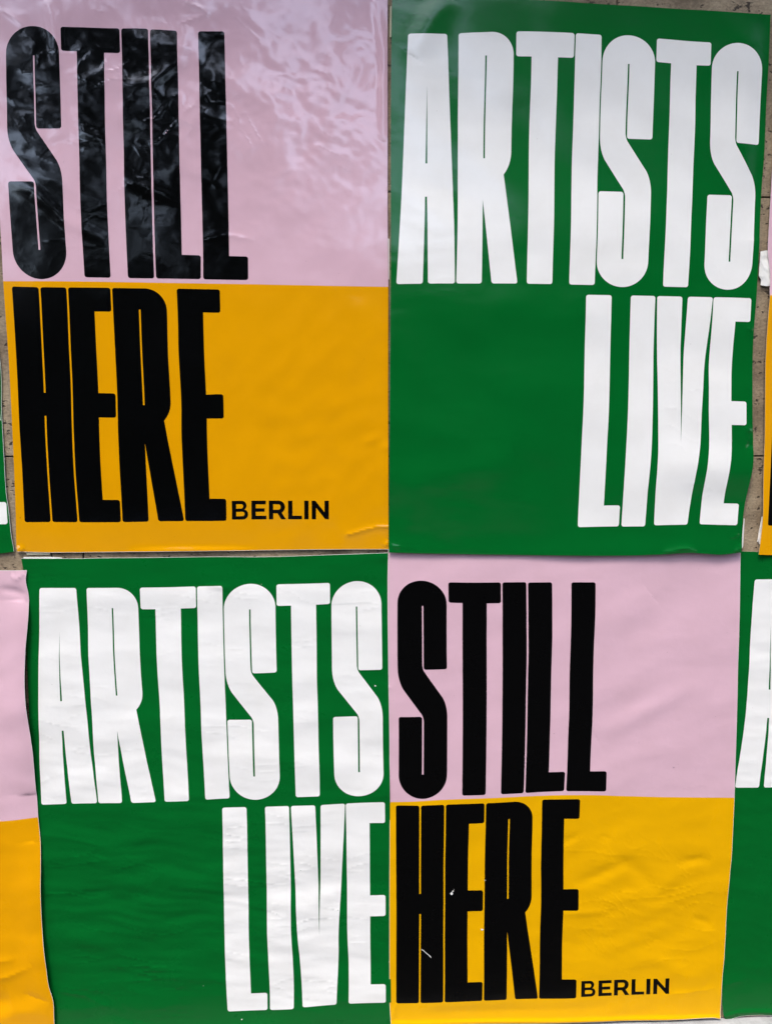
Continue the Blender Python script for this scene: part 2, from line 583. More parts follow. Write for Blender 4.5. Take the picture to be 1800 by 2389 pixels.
def small(ch, l, r, t, b):
    w_, h_ = r - l, b - t
    sv, sh = 9.9, 8.3
    y = lambda f: t + f * h_
    if ch == 'I':
        o = [[(l, t), (r, t), (r, b), (l, b)]]
    elif ch == 'L':
        o = [[(l, t), (l + sv, t), (l + sv, b - sh), (r, b - sh), (r, b), (l, b)]]
    elif ch == 'E':
        m0, m1 = y(.5) - sh * .48, y(.5) + sh * .48
        o = [[(l, t), (r - 1, t), (r - 1, t + sh), (l + sv, t + sh), (l + sv, m0), (r - 4, m0), (r - 4, m1), (l + sv, m1), (l + sv, b - sh), (r, b - sh), (r, b), (l, b)]]
    elif ch == 'N':
        o = [[(l, t), (l + 8.2, t), (r - sv, b - 16), (r - sv, t), (r, t), (r, b), (r - 8.2, b), (l + sv, t + 16), (l + sv, b), (l, b)]]
    elif ch == 'R':
        bw = h_ * 0.68
        ry, rx = bw / 2, bw / 2
        cx = r - 2 - rx
        bowl = arc(cx, t + ry, rx, ry, -90, 62, 16)
        o = [[(l, t)] + bowl + [(r, b), (r - 11, b), (r - 19, t + bw), (l + sv, t + bw), (l + sv, b), (l, b)]]
        ri = ry - sh
        o.append([(l + sv, t + sh)] + [(l + sv, t + bw - sh)] + arc(cx, t + ry, rx - sv, ri, 90, -90, 12))
    else:
        r1, r2 = h_ * .262, h_ * .275
        mid = t + 2 * r1 - 1.2
        c1, c2 = r - 3.5 - r1, r - r2
        o = [[(l, t)] + arc(c1, t + r1, r1, r1, -90, 58, 12) + arc(c2, b - r2, r2, r2, -62, 90, 12) + [(l, b)]]
        o.append([(l + sv, t + 7.6), (l + sv, mid - 3.4)] + arc(c1 - .5, (t + 7.6 + mid - 3.4) / 2, r1 - 7.2, (mid - 3.4 - t - 7.6) / 2, 90, -90, 8))
        o.append([(l + sv, mid + 3.9), (l + sv, b - 7.6)] + arc(c2 - .5, (mid + 3.9 + b - 7.6) / 2, r2 - 7.6, (b - 7.6 - mid - 3.9) / 2, 90, -90, 8))
    return [(l, t), (r, t), (r, b), (l, b)], o


t1, b1, t2, b2 = 6.5, 532.5, 555, 1082.5
DES_A = {
    'A': gA(-231.5, -148, -127, -187.5, -199, -258, t1, b1, (-191, 112), (-195.8, -191.6, 277), (-197, -192.6, 348.3)),
    'R': gR(-124, -5.6, t1, b1, -68, (-68.6, 352.5), -46, 12.4, (-22.7, 299.5), -67.2, -63.8, 54, 265, 47, 246),
    'T': gT(0, 127, 33.4, 91.4, t1, b1, 57),
    'I': gI(129.9, 187.6, t1, b1),
    'S': gS(190.4, 308.2, 4.2, 536.8, 247.6, 251.1, 246, 250.2, 65.5, 220.3, 333.2, 476.6),
    'T2': gT(311, 434.4, 344.5, 402.6, t1 + 1.5, b1 + 1, 60.3),
    'S2': gS(437.5, 553.3, 7.5, 538, 494, 497.4, 495, 499, 69.8, 223, 334.4, 477),
    'L': gL(168.6, 226.6, 264.2, t2, b2 + 2, 1037),
    'I2': gI(270.4, 327.6, t2, b2 + 2.5),
    'V': gV(332, 391, (396, 893), 404, 462, 431, 348.3, t2, b2),
    'E': gE(463.6, 518.5, 555, t2, b2 - 1.5, 608.5, 793.3, 848, 1030.3),
}
u1, v1, u2, v2 = 0, 516.3, 537.6, 1054.5
DES_S = {
    'S': gS(-119.5, -4.8, -3, 521, -61.7, -58.4, -64.8, -60.8, 56.8, 206, 317.8, 461),
    'T': gT(-.5, 122, 32, 88.6, u1, v1, 49.5),
    'I': gI(125.6, 181.6, u1, v1),
    'L': gL(185.7, 242, 282, u1 + 1, v1, 465.4),
    'L2': gL(287, 343.2, 384, u1 + 1.5, v1 + .3, 466),
    'H': gH(-126.5, -10.1, -69.9, -66.0, u2, v2, 766.2, 818.2),
    'E': gE(-6.3, 49.2, 86.3, u2, v2, 589, 764.6, 819.3, 1004),
    'R': gR(90.0, 206.4, u2, v2, 148.6, (147.5, 876.3), 170.2, 227.5, (191.3, 824), 145.3, 149.0, 583, 788.4, 48, 774),
    'E2': gE(229.9, 285.2, 322.6, u2, v2, 587.3, 766.3, 821.8, 1003.8),
    'B': small('B', 335.4, 372.6, 1008.8, 1051.8),
    'E3': small('E', 380.2, 414.4, 1008.8, 1051.8),
    'R3': small('R', 420, 459, 1008.8, 1051.8),
    'L3': small('L', 464.2, 495.8, 1008.8, 1051.8),
    'I3': small('I', 501.2, 511.2, 1008.8, 1051.8),
    'N': small('N', 518.4, 557.8, 1008.8, 1051.8),
}
BOUND_A = (-270, 564, -60, 1143)
BOUND_S = (-146, 693, -66, 1122)

# ---------------------------------------------------------------- measurements: letter corners read off enlarged crops of the photograph
REG = {'A': (0, 0, 2.7783), 'B': (0, 640, 2.7783), 'C': (900, 0, 2.7783), 'D': (1300, 0, 3.16), 'E': (1300, 640, 3.16), 'G': (500, 1100, 3.334),
       'H': (0, 1280, 2.7783), 'I': (480, 1280, 3.5667), 'J': (480, 1850, 3.7044), 'K': (0, 1850, 2.7783), 'L': (900, 1300, 3.0309),
       'M': (900, 1840, 3.334), 'N': (1300, 1840, 3.334), 'O': (1400, 1280, 3.6875)}


def sp(reg, pts):
    x, y, s = REG[reg]
    return [(x + p[0] / s, y + p[1] / s) for p in pts]


P2={
'A':('C',[(143,222),(394,224),(446,1838),(271,1838),(238,1840),(66,1843),(266,550),(255,1058),(269,1058),(252,1275),(266,1275)]),
'R':('C',[(470,215),(451,1840),(618,1840),(626,1290),(683,1838),(850,1838),(762,1130),(642,361),(653,361),(640,1025),(630,1025),(827,400),(813,940)]),
'T':('C',[(843,202),(1217,218),(1212,378),(1114,374),(1075,1842),(909,1841),(943,365),(841,365)]),
'I':('C',[(1227,219),(1395,230),(1347,1847),(1183,1844)]),
'S':('D',[(520,262),(330,450),(715,450),(700,1027),(512,1020),(517,475),(528,475),(300,1408),(487,1412),(467,1908),(480,1908),(473,2117),(285,1930),(664,1930)]),
'T2':('D',[(728,290),(1127,321),(1121,495),(1018,488),(960,2115),(775,2112),(832,472),(725,467)]),
'S2':('D',[(1318,327),(1134,490),(1507,510),(1485,1067),(1316,1052),(1316,531),(1327,531),(1106,1432),(1289,1437),(1260,1927),(1273,1927),(1257,2133),(1083,1950),(1433,1940)]),
'L':('E',[(208,152),(394,156),(338,1704),(461,1700),(457,1860),(148,1865)]),
'I2':('E',[(537,158),(721,160),(638,1856),(464,1860)]),
'V':('E',[(731,160),(919,165),(900,1245),(961,164),(1143,168),(958,1843),(713,1853)]),
'E':('E',[(1149,170),(1423,180),(1418,351),(1311,349),(1277,936),(1390,937),(1389,1111),(1279,1112),(1226,1690),(1338,1690),(1322,1850),(1036,1843)]),
}
P3={
'A':('H',[(259,254),(497,254),(633,1648),(466,1650),(435,1655),(271,1660),(389,540),(397,991),(406,991),(405,1182),(416,1182)]),
'R':('H',[(563,254),(639,1648),(794,1648),(764,1185),(853,1647),(1013,1640),(885,1040),(727,385),(735,385),(762,949),(753,949),(899,420),(923,930)]),
'T':('H',[(908,250),(1271,244),(1271,387),(1174,389),(1227,1635),(1068,1640),(1008,394),(911,394)]),
'I':('H',[(1276,242),(1442,241),(1488,1618),(1331,1626)]),
'S':('I',[(370,292),(150,500),(580,480),(591,1034),(387,1040),(361,507),(373,507),(180,1432),(385,1427),(397,1897),(412,1897),(405,2087),(200,1890),(616,1890)]),
'T2':('I',[(586,297),(1033,286),(1034,464),(915,467),(947,2062),(749,2067),(710,474),(590,477)]),
'S2':('I',[(1250,270),(1046,470),(1460,460),(1467,1007),(1270,1013),(1248,481),(1258,481),(1061,1405),(1262,1393),(1266,1859),(1280,1859),(1275,2055),(1072,1870),(1479,1870)]),
'L':('J',[(145,126),(355,122),(388,1732),(537,1727),(540,1873),(190,1890)]),
'I2':('J',[(515,118),(723,112),(752,1870),(548,1880)]),
'V':('J',[(733,112),(944,107),(978,1245),(991,104),(1201,93),(1138,1822),(842,1852)]),
'E':('J',[(1209,90),(1547,76),(1548,262),(1415,257),(1418,890),(1552,878),(1553,1060),(1420,1064),(1422,1652),(1554,1648),(1555,1808),(1223,1818)]),
}
# H: TL t1(up slot left top) ul ur t2 TR BR b2 lr ll b1 BL
P1={
'S':('A',[(218,172),(40,340),(385,330),(400,834),(237,834),(216,364),(225,364),(54,1177),(223,1177),(252,1621),(264,1621),(265,1805),(83,1620),(432,1620)]),
'T':('A',[(391,173),(776,184),(779,346),(677,344),(719,1800),(547,1798),(499,334),(394,331)]),
'I':('A',[(786,183),(961,185),(1002,1804),(830,1801)]),
'L':('A',[(972,186),(1149,203),(1178,1652),(1304,1656),(1304,1808),(1013,1806)]),
'L2':('A',[(1284,202),(1453,200),(1484,1660),(1608,1664),(1609,1814),(1316,1810)]),
'H':('B',[(78,80),(256,86),(287,769),(297,769),(264,86),(434,86),(506,1605),(342,1605),(301,918),(291,918),(332,1605),(160,1607)]),
'E':('B',[(442,86),(718,88),(722,241),(614,241),(640,772),(750,773),(752,932),(644,932),(667,1462),(780,1463),(785,1606),(515,1608)]),
'R':('B',[(725,87),(795,1605),(965,1603),(942,1100),(1027,1600),(1194,1600),(1066,945),(903,231),(911,231),(938,845),(928,845),(1086,270),(1108,820)]),
'E2':('B',[(1142,93),(1425,97),(1428,250),(1318,250),(1336,776),(1448,778),(1451,935),(1342,935),(1360,1455),(1469,1457),(1472,1598),(1201,1598)]),
'B':('G',[(133,227),(263,227),(263,372),(133,372)]),
'N':('G',[(757,227),(889,227),(890,371),(757,371)]),
}
P4={
'S':('L',[(255,168),(82,320),(431,320),(433,794),(264,796),(252,347),(262,347),(89,1129),(256,1130),(254,1538),(267,1538),(258,1708),(89,1540),(431,1540)]),
'T':('L',[(439,177),(811,177),(812,327),(712,327),(703,1680),(539,1685),(540,327),(441,327)]),
'I':('L',[(821,177),(991,177),(974,1669),(810,1675)]),
'L':('L',[(1002,177),(1173,177),(1149,1520),(1264,1520),(1259,1652),(985,1668)]),
'L2':('L',[(1307,177),(1479,177),(1441,1513),(1555,1511),(1555,1656),(1270,1650)]),
'H':('M',[(78,133),(261,138),(260,820),(270,820),(271,132),(453,125),(443,1660),(266,1664),(271,978),(261,978),(256,1668),(80,1670)]),
'E':('M',[(463,120),(765,112),(763,269),(646,274),(637,793),(754,793),(753,957),(635,957),(634,1503),(750,1502),(750,1649),(454,1657)]),
'R':('M',[(776,112),(759,1647),(935,1644),(942,1115),(1003,1637),(1180,1633),(1081,958),(952,240),(962,240),(953,854),(942,854),(1139,260),(1133,820)]),
'E2':('M',[(1207,83),(1505,77),(1503,234),(1384,236),(1380,781),(1496,781),(1494,946),(1378,946),(1368,1482),(1481,1484),(1479,1630),(1187,1634)]),
'B':('N',[(181,1492),(292,1492),(292,1613),(180,1617)]),
'N':('N',[(742,1477),(868,1473),(864,1592),(741,1597)]),
}

# mid-edge points: glyph, corner a, corner b, [points] (same crop as the glyph)
MID1 = [('T', 6, 5, [(505, 700), (518, 1100), (530, 1500)]), ('T', 3, 4, [(680, 800), (692, 1200), (705, 1550)]),
        ('I', 0, 3, [(798, 700), (808, 1300)]), ('I', 1, 2, [(974, 700), (985, 1200)]),
        ('L', 1, 2, [(1158, 700), (1168, 1200)]), ('L2', 0, 5, [(1295, 700), (1305, 1200)]), ('L2', 1, 2, [(1466, 700), (1477, 1200)]),
        ('H', 0, 11, [(105, 500), (125, 950), (145, 1250)]), ('E', 0, 11, [(460, 500), (473, 900), (490, 1300)]),
        ('R', 0, 1, [(748, 500), (765, 1000)]), ('E2', 0, 11, [(1155, 500), (1172, 1000), (1188, 1300)])]
MID2 = [('L', 0, 5, [(195, 700), (178, 1200)]), ('L', 1, 2, [(385, 700), (362, 1250)]),
        ('I2', 0, 3, [(528, 700), (508, 1200), (488, 1540)]), ('I2', 1, 2, [(705, 850), (690, 1250), (655, 1600)]),
        ('V', 0, 6, [(740, 900), (742, 1300), (720, 1620)]), ('V', 4, 5, [(1074, 880), (1055, 1250), (990, 1650)]),
        ('E', 0, 11, [(1112, 700), (1105, 1000), (1102, 1370), (1057, 1620)]), ('E', 7, 8, [(1279, 1350), (1232, 1580)])]
MID3 = [('A', 0, 5, [(255, 600), (248, 1000), (256, 1340)]), ('A', 1, 2, [(522, 640), (560, 1050), (606, 1440)]),
        ('R', 0, 1, [(574, 700), (590, 1000), (606, 1320)]),
        ('T', 6, 5, [(1020, 800), (1040, 1100), (1052, 1400)]), ('T', 3, 4, [(1184, 800), (1200, 1100), (1214, 1400)]),
        ('I', 0, 3, [(1289, 800), (1304, 1200)]), ('I', 1, 2, [(1455, 800), (1470, 1200)]),
        ('T2', 6, 5, [(720, 1100), (734, 1600)]), ('T2', 3, 4, [(922, 1100), (935, 1600)]),
        ('L', 0, 5, [(148, 500), (158, 1000), (170, 1500)]), ('L', 1, 2, [(361, 500), (370, 1000), (381, 1500)]),
        ('I2', 0, 3, [(522, 600), (530, 1200)]), ('I2', 1, 2, [(733, 700), (742, 1300)]),
        ('V', 0, 6, [(775, 800), (812, 1400)]), ('V', 4, 5, [(1176, 750), (1156, 1350)]), ('E', 0, 11, [(1214, 700), (1219, 1300)])]
MID4 = [('T', 6, 5, [(540, 800), (540, 1300)]), ('I', 0, 3, [(822, 600), (820, 1200)]), ('I', 1, 2, [(995, 700), (986, 1200)]),
        ('L', 1, 2, [(1176, 550), (1164, 1000)]), ('L2', 0, 5, [(1305, 500), (1295, 800), (1285, 1250)]),
        ('L2', 1, 2, [(1480, 350), (1467, 650), (1460, 1150)]), ('E', 0, 11, [(458, 600), (456, 1100)]), ('H', 0, 11, [(79, 600), (80, 1200)]),
        ('R', 0, 1, [(767, 600), (762, 1100)]), ('E2', 0, 11, [(1200, 600), (1194, 1100)])]


def tps_fit(X, Y, lam):
    n = len(X)
    d = np.sqrt(((X[:, None] - X[None]) ** 2).sum(-1))
    K = np.where(d > 0, d * d * np.log(d + 1e-9), 0)
    A = np.zeros((n + 3, n + 3))
    A[:n, :n] = K + lam * np.eye(n)
    A[:n, n] = 1
    A[:n, n + 1:] = X
    A[n, :n] = 1
    A[n + 1:, :n] = X.T
    sol = np.linalg.solve(A, np.r_[Y, np.zeros((3, 2))])

    def f(P):
        dd = np.sqrt(((P[:, None] - X[None]) ** 2).sum(-1))
        U = np.where(dd > 0, dd * dd * np.log(dd + 1e-9), 0)
        return U @ sol[:n] + sol[n] + P @ sol[n + 1:]
    return f


def warp(design, land, mids, corners=None, bound=None, lam=0.004):
    X, Y = [], []
    for k, (reg, pts) in land.items():
        lm = design[k][0]
        px = sp(reg, pts)
        for a, b in zip(lm, px):
            X.append(a)
            Y.append(b)
    for (k, i, j, pts) in mids:
        reg, lp = land[k]
        la, lb = np.array(design[k][0][i], float), np.array(design[k][0][j], float)
        A, B = np.array(lp[i], float), np.array(lp[j], float)
        for p in pts:
            t = (p[1] - A[1]) / (B[1] - A[1])
            X.append(tuple(la + (lb - la) * t))
            Y.append(sp(reg, [p])[0])
    X = np.array(X, float) / 1000
    Y = un(Y) if len(Y) else np.zeros((0, 2))
    if corners is not None:
        l, r, t, b = bound
        X = np.r_[X.reshape(-1, 2), np.array([(l, t), (r, t), (r, b), (l, b)]) / 1000]
        Y = np.r_[Y, np.array(corners)]
    f = tps_fit(X, Y, lam)
    return lambda P: f(np.atleast_2d(np.array(P, float)) / 1000)


def densify(path, step):
    out = []
    n = len(path)
    for i in range(n):
        a, b = path[i][:2], path[(i + 1) % n][:2]
        k = max(1, int(math.ceil(math.hypot(b[0] - a[0], b[1] - a[1]) / step)))
        for j in range(k):
            out.append((a[0] + (b[0] - a[0]) * j / k, a[1] + (b[1] - a[1]) * j / k))
    # drop coincident points
    res = []
    for p in out:
        if not res or math.hypot(p[0] - res[-1][0], p[1] - res[-1][1]) > 0.25:
            res.append(p)
    if math.hypot(res[0][0] - res[-1][0], res[0][1] - res[-1][1]) < 0.25:
        res.pop()
    return res


def inside(P, loops):
    r = np.zeros(len(P), bool)
    x, y = P[:, 0], P[:, 1]
    for lp in loops:
        L = np.array(lp)
        N = np.roll(L, -1, 0)
        for (x0, y0), (x1, y1) in zip(L, N):
            if y0 == y1:
                continue
            c = ((y0 > y) != (y1 > y)) & (x < (x1 - x0) * (y - y0) / (y1 - y0) + x0)
            r ^= c
    return r


_letter_cache = {}


def triangulate(key, loops, step):
    if key in _letter_cache:
        return _letter_cache[key]
    L = [densify(lp, step) for lp in loops]
    verts, edges = [], []
    for lp in L:
        o = len(verts)
        verts += lp
        edges += [(o + i, o + (i + 1) % len(lp)) for i in range(len(lp))]
    B = np.array(verts)
    x0, y0 = B.min(0)
    x1, y1 = B.max(0)
    gx, gy = np.meshgrid(np.arange(x0 + step * .5, x1, step), np.arange(y0 + step * .5, y1, step * .87))
    gx = gx + (np.arange(gx.shape[0]) % 2)[:, None] * step * .5
    P = np.c_[gx.ravel(), gy.ravel()]
    P = P[inside(P, L)]
    if len(P):
        keep = np.ones(len(P), bool)
        for i in range(0, len(B), 64):
            d = ((P[:, None] - B[None, i:i + 64]) ** 2).sum(-1).min(1)
            keep &= d > (step * .45) ** 2
        P = P[keep]
    allv = [Vector(v) for v in verts] + [Vector(p) for p in P]
    vo, eo, fo, *_ = delaunay_2d_cdt(allv, edges, [], 0, 1e-5)
    V = np.array([tuple(v) for v in vo])
    T = np.array([f for f in fo if len(f) == 3])
    cen = V[T].mean(1)
    T = T[inside(cen, L)]
    a, b, c = V[T[:, 0]], V[T[:, 1]], V[T[:, 2]]
    area = (b[:, 0] - a[:, 0]) * (c[:, 1] - a[:, 1]) - (b[:, 1] - a[:, 1]) * (c[:, 0] - a[:, 0])
    T = T[np.abs(area) > 1e-4]
    _letter_cache[key] = (V, T)
    return V, T


def curve_pts(pts, n):
    """smooth resampling of a polyline (wall coordinates)"""
    P = np.array(pts, float)
    if len(P) == 2:
        t = np.linspace(0, 1, n)[:, None]
        return P[0] + (P[1] - P[0]) * t
    d = np.r_[0, np.cumsum(np.sqrt(((P[1:] - P[:-1]) ** 2).sum(1)))]
    d /= d[-1]
    # Catmull-Rom tangents on chord length
    m_ = np.zeros_like(P)
    m_[1:-1] = (P[2:] - P[:-2]) / (d[2:] - d[:-2])[:, None]
    m_[0] = (P[1] - P[0]) / (d[1] - d[0])
    m_[-1] = (P[-1] - P[-2]) / (d[-1] - d[-2])
    s = np.linspace(0, 1, n)
    k = np.clip(np.searchsorted(d, s, 'right') - 1, 0, len(P) - 2)
    hh = (d[k + 1] - d[k])
    t = ((s - d[k]) / hh)[:, None]
    hh = hh[:, None]
    return ((2 * t ** 3 - 3 * t ** 2 + 1) * P[k] + (t ** 3 - 2 * t ** 2 + t) * hh * m_[k] + (-2 * t ** 3 + 3 * t ** 2) * P[k + 1] + (t ** 3 - t ** 2) * hh * m_[k + 1])


def wpt(p):
    """edge point: photo pixel, or ('w', x, y) on the wall"""
    return np.array([p[1], p[2]], float) if p[0] == 'w' else un([p])[0]


def sheet(name, parent, org, h, top, right, bottom, left, mat, outer='trbl', rim='', step=0.0042):
    """printed field as a Coons patch between four edges; outer edges get paper thickness, 'rim' edges a bare white margin"""
    T, Rr, Bb, Ll = [[wpt(p) for p in e] for e in (top, right, bottom, left)]
    wd = np.linalg.norm(T[-1] - T[0])
    ht = np.linalg.norm(Ll[-1] - Ll[0])
    nx, ny = int(wd / step) + 2, int(ht / step) + 2
    T, Bb = curve_pts(T, nx), curve_pts(Bb, nx)
    Ll, Rr = curve_pts(Ll, ny), curve_pts(Rr, ny)
    Ll[0], Ll[-1], Rr[0], Rr[-1] = T[0], Bb[0], T[-1], Bb[-1]
    u = np.linspace(0, 1, nx)[None, :, None]
    v = np.linspace(0, 1, ny)[:, None, None]
    P = (1 - v) * T[None] + v * Bb[None] + (1 - u) * Ll[:, None] + u * Rr[:, None] \
        - ((1 - u) * (1 - v) * T[0] + u * (1 - v) * T[-1] + (1 - u) * v * Bb[0] + u * v * Bb[-1])
    X = P.reshape(-1, 2)
    V, N = surf(h, X[:, 0], X[:, 1])
    idx = np.arange(nx * ny).reshape(ny, nx)
    faces = np.c_[idx[:-1, :-1].ravel(), idx[1:, :-1].ravel(), idx[1:, 1:].ravel(), idx[:-1, 1:].ravel()].tolist()
    mi = [0] * len(faces)
    verts, norms = [V], [N]
    nv = len(V)
    th = 0.0007
    for key, ring, nrm in (('t', idx[0], (0, -1)), ('b', idx[-1][::-1], (0, 1)), ('l', idx[:, 0][::-1], (-1, 0)), ('r', idx[:, -1], (1, 0))):
        if key not in outer:
            continue
        nrm = np.array(nrm)
        rows_ = [ring]
        if key in rim:
            Q = X[ring] + nrm * 0.0006
            v2_, n2_ = surf(h, Q[:, 0], Q[:, 1])
            v2_[:, 1] = V[ring][:, 1]
            verts.append(v2_)
            norms.append(n2_)
            rows_.append(np.arange(nv, nv + len(ring)))
            nv += len(ring)
            base = v2_
        else:
            base = V[ring]
        v3 = base.copy()
        v3[:, 1] += th
        nn = np.tile(np.array([nrm[0], 0, -nrm[1]], float), (len(ring), 1))
        e1 = np.arange(nv, nv + len(ring))
        verts += [base.copy(), v3]
        norms += [nn, nn]
        nv += 2 * len(ring)
        e2 = e1 + len(ring)
        for a, b in ([(rows_[0], rows_[1])] if len(rows_) > 1 else []) + [(e1, e2)]:
            for i in range(len(ring) - 1):
                faces.append([int(a[i]), int(a[i + 1]), int(b[i + 1]), int(b[i])])
                mi.append(1)
    V = np.vstack(verts) - np.array(org)
    return mesh_obj(name, V, faces, [mat, M['paper']], parent, mi, True, np.vstack(norms))


def letters(parent, org, h, design, dkey, f, mat, words, step=5.0):
    colour = mat.name.split('_')[0]
    for k, (lm, loops) in design.items():
        st = 2.0 if len(words[k][0]) and words[k][1] == 'small' else step
        V, T = triangulate((dkey, k), loops, st)
        W = f(V)
        P, N = surf(h, W[:, 0], W[:, 1], 0.0002)
        o = mesh_obj('letter', P - np.array(org), T[:, ::-1].tolist(), [mat], parent, None, True, N)
        o['label'] = '%s letter %s of the %s' % (colour, words[k][0], words[k][2])


WORDS_A = {'A': 'A', 'R': 'R', 'T': 'T', 'I': 'I', 'S': 'S', 'T2': 'T', 'S2': 'S'}
WORDS_A = {k: (v, 'big', 'upper word') for k, v in WORDS_A.items()}
WORDS_A.update({k: (k[0], 'big', 'lower word') for k in ('L', 'I2', 'V', 'E')})
WORDS_S = {k: (k[0], 'big', 'upper word') for k in ('S', 'T', 'I', 'L', 'L2')}
WORDS_S.update({k: (k[0], 'big', 'lower word') for k in ('H', 'E', 'R', 'E2')})
WORDS_S.update({k: (k[0], 'small', 'small city name') for k in ('B', 'E3', 'R3', 'L3', 'I3', 'N')})


def poster(label, base_px):
    x, y = un([base_px])[0]
    org = (x, 0.0, CAM_Z - y)
    e = empty('poster', org)
    tag(e, label, 'poster', 'posters pasted on the wall')
    return e, org


def chip(parent, org, h, px, r=1.0, mat='paper', name='paper_chip', off=0.0006, seed=0):
    """little tear showing bare paper, as an irregular polygon; px: centre or outline"""
    if isinstance(px, list):
        P = un(px)
    else:
        rr = random.Random(seed)
        c = un([px])[0]
        P = np.array([(c[0] + r / 1000 * rr.uniform(.6, 1.2) * math.cos(a), c[1] + r / 1000 * rr.uniform(.6, 1.2) * math.sin(a)) for a in np.linspace(0, 2 * math.pi, 9)[:-1]])
    V, N = surf(h, P[:, 0], P[:, 1], off)
    return mesh_obj(name, V - np.array(org), [list(range(len(P)))[::-1]], [M[mat]], parent, None, True)


CR = 'crinkled'
SM = 'smooth'
SO = 'soft'
# ---- poster 1: STILL HERE, upper left of the four, crinkled
LIFT = 0.0040
h1 = make_h(4.0, waves=[
    (95, 80, 20, 3.6, 1, False, (0.06, [((380, 200), (330, 250), 0.9), ((800, 250), (150, 250), 0.5)])),
    (42, 36, 50, 1.15, 2, False, (0.05, [((330, 230), (300, 240), 0.65), ((760, 270), (190, 250), 0.45)])),
    (23, 19, 10, 0.5, 25, False, (0.04, [((330, 230), (300, 260), 0.6), ((760, 280), (200, 260), 0.9)])),
    (80, 40, -28, 0.8, 3, 'pinch', (0.0, [((300, 260), (230, 240), 1.0)])),
    (60, 38, 40, 0.3, 26, 'pinch', (0.06, [((420, 240), (350, 260), 0.9)])),
    (60, 46, -30, 1.5, 36, False, (0.0, [((740, 960), (220, 330), 0.9)])),
    (190, 150, 10, 3.0, 4, False, (0.35, [((450, 200), (400, 300), 0.6)]))],
    feats=[('ridge', [(18, 420), (80, 445), (160, 520), (250, 560)], 15, 1.6),
           ('ridge', [(185, 305), (248, 330)], 11, 1.3),
           ('ridge', [(285, 195), (352, 196), (415, 145), (440, 60)], 14, 1.8),
           ('ridge', [(290, 415), (355, 445), (430, 475)], 14, 1.5),
           ('crease', [(470, 560), (530, 548), (595, 560)], 7, 1.5),
           ('crease', [(430, 5), (470, 20), (490, 36)], 6, 1.6), ('crease', [(415, 55), (485, 34)], 6, 1.4),
           ('crease', [(0, 20), (60, 60)], 10, 1.6), ('ridge', [(110, 0), (130, 60), (135, 160)], 14, 2.0),
           ('ridge', [(875, 0), (895, 120), (893, 330)], 10, 2.6),
           ('crease', [(812, 1247), (850, 1236), (880, 1229), (908, 1229)], 5, 2.4, False),
           ('bump', (868, 1026), (24, 12), -14, 1.3), ('bump', (900, 1043), (18, 11), 0, 1.0),
           ('ridge', [(300, 1287), (420, 1284), (600, 1284)], 7, 2.4), ('ridge', [(41, 1276), (55, 1287)], 7, 2.2),
           ('crease', [(897, 1276), (906, 1262)], 4, 2.5), ('bump', (905, 1110), (25, 60), 0, 2.0)])
e1, o1 = poster('crinkled glossy pink and yellow poster with black lettering, reflecting sky on its upper half', (470, 1285))
f1 = warp(DES_S, P1, MID1)
TL1, TR1 = ('w', -0.7555, -0.903), ('w', 0.0825, -0.903)
mid1 = [(8, 656), (180, 656.5), (360, 659.5), (600, 663.5), (780, 667), (905.5, 669)]
sheet('pink_field', e1, o1, h1, [TL1, TR1], [TR1, (904, 0), (904, 300), (904, 500), (905.5, 669)], mid1, [TL1, ('w', -0.7545, -0.5), (0, 504), (8, 656)], M['pink', CR], 'trl')
sheet('yellow_field', e1, o1, h1, mid1, [(905.5, 669), (905, 900), (905.5, 1100), (906, 1281)],
      [(41, 1287), (120, 1288.5), (300, 1287), (600, 1283.5), (760, 1281.5), (906, 1281)],
      [(8, 656), (14.5, 750), (21.6, 856), (30.6, 1036), (37, 1200), (38.5, 1270), (41, 1287)], M['amber', CR], 'rbl', 'b')
letters(e1, o1, h1, DES_S, 'S', f1, M['black', CR], WORDS_S)
chip(e1, o1, h1, (48, 1208), 0.9, ('black', SM), 'ink_speck')

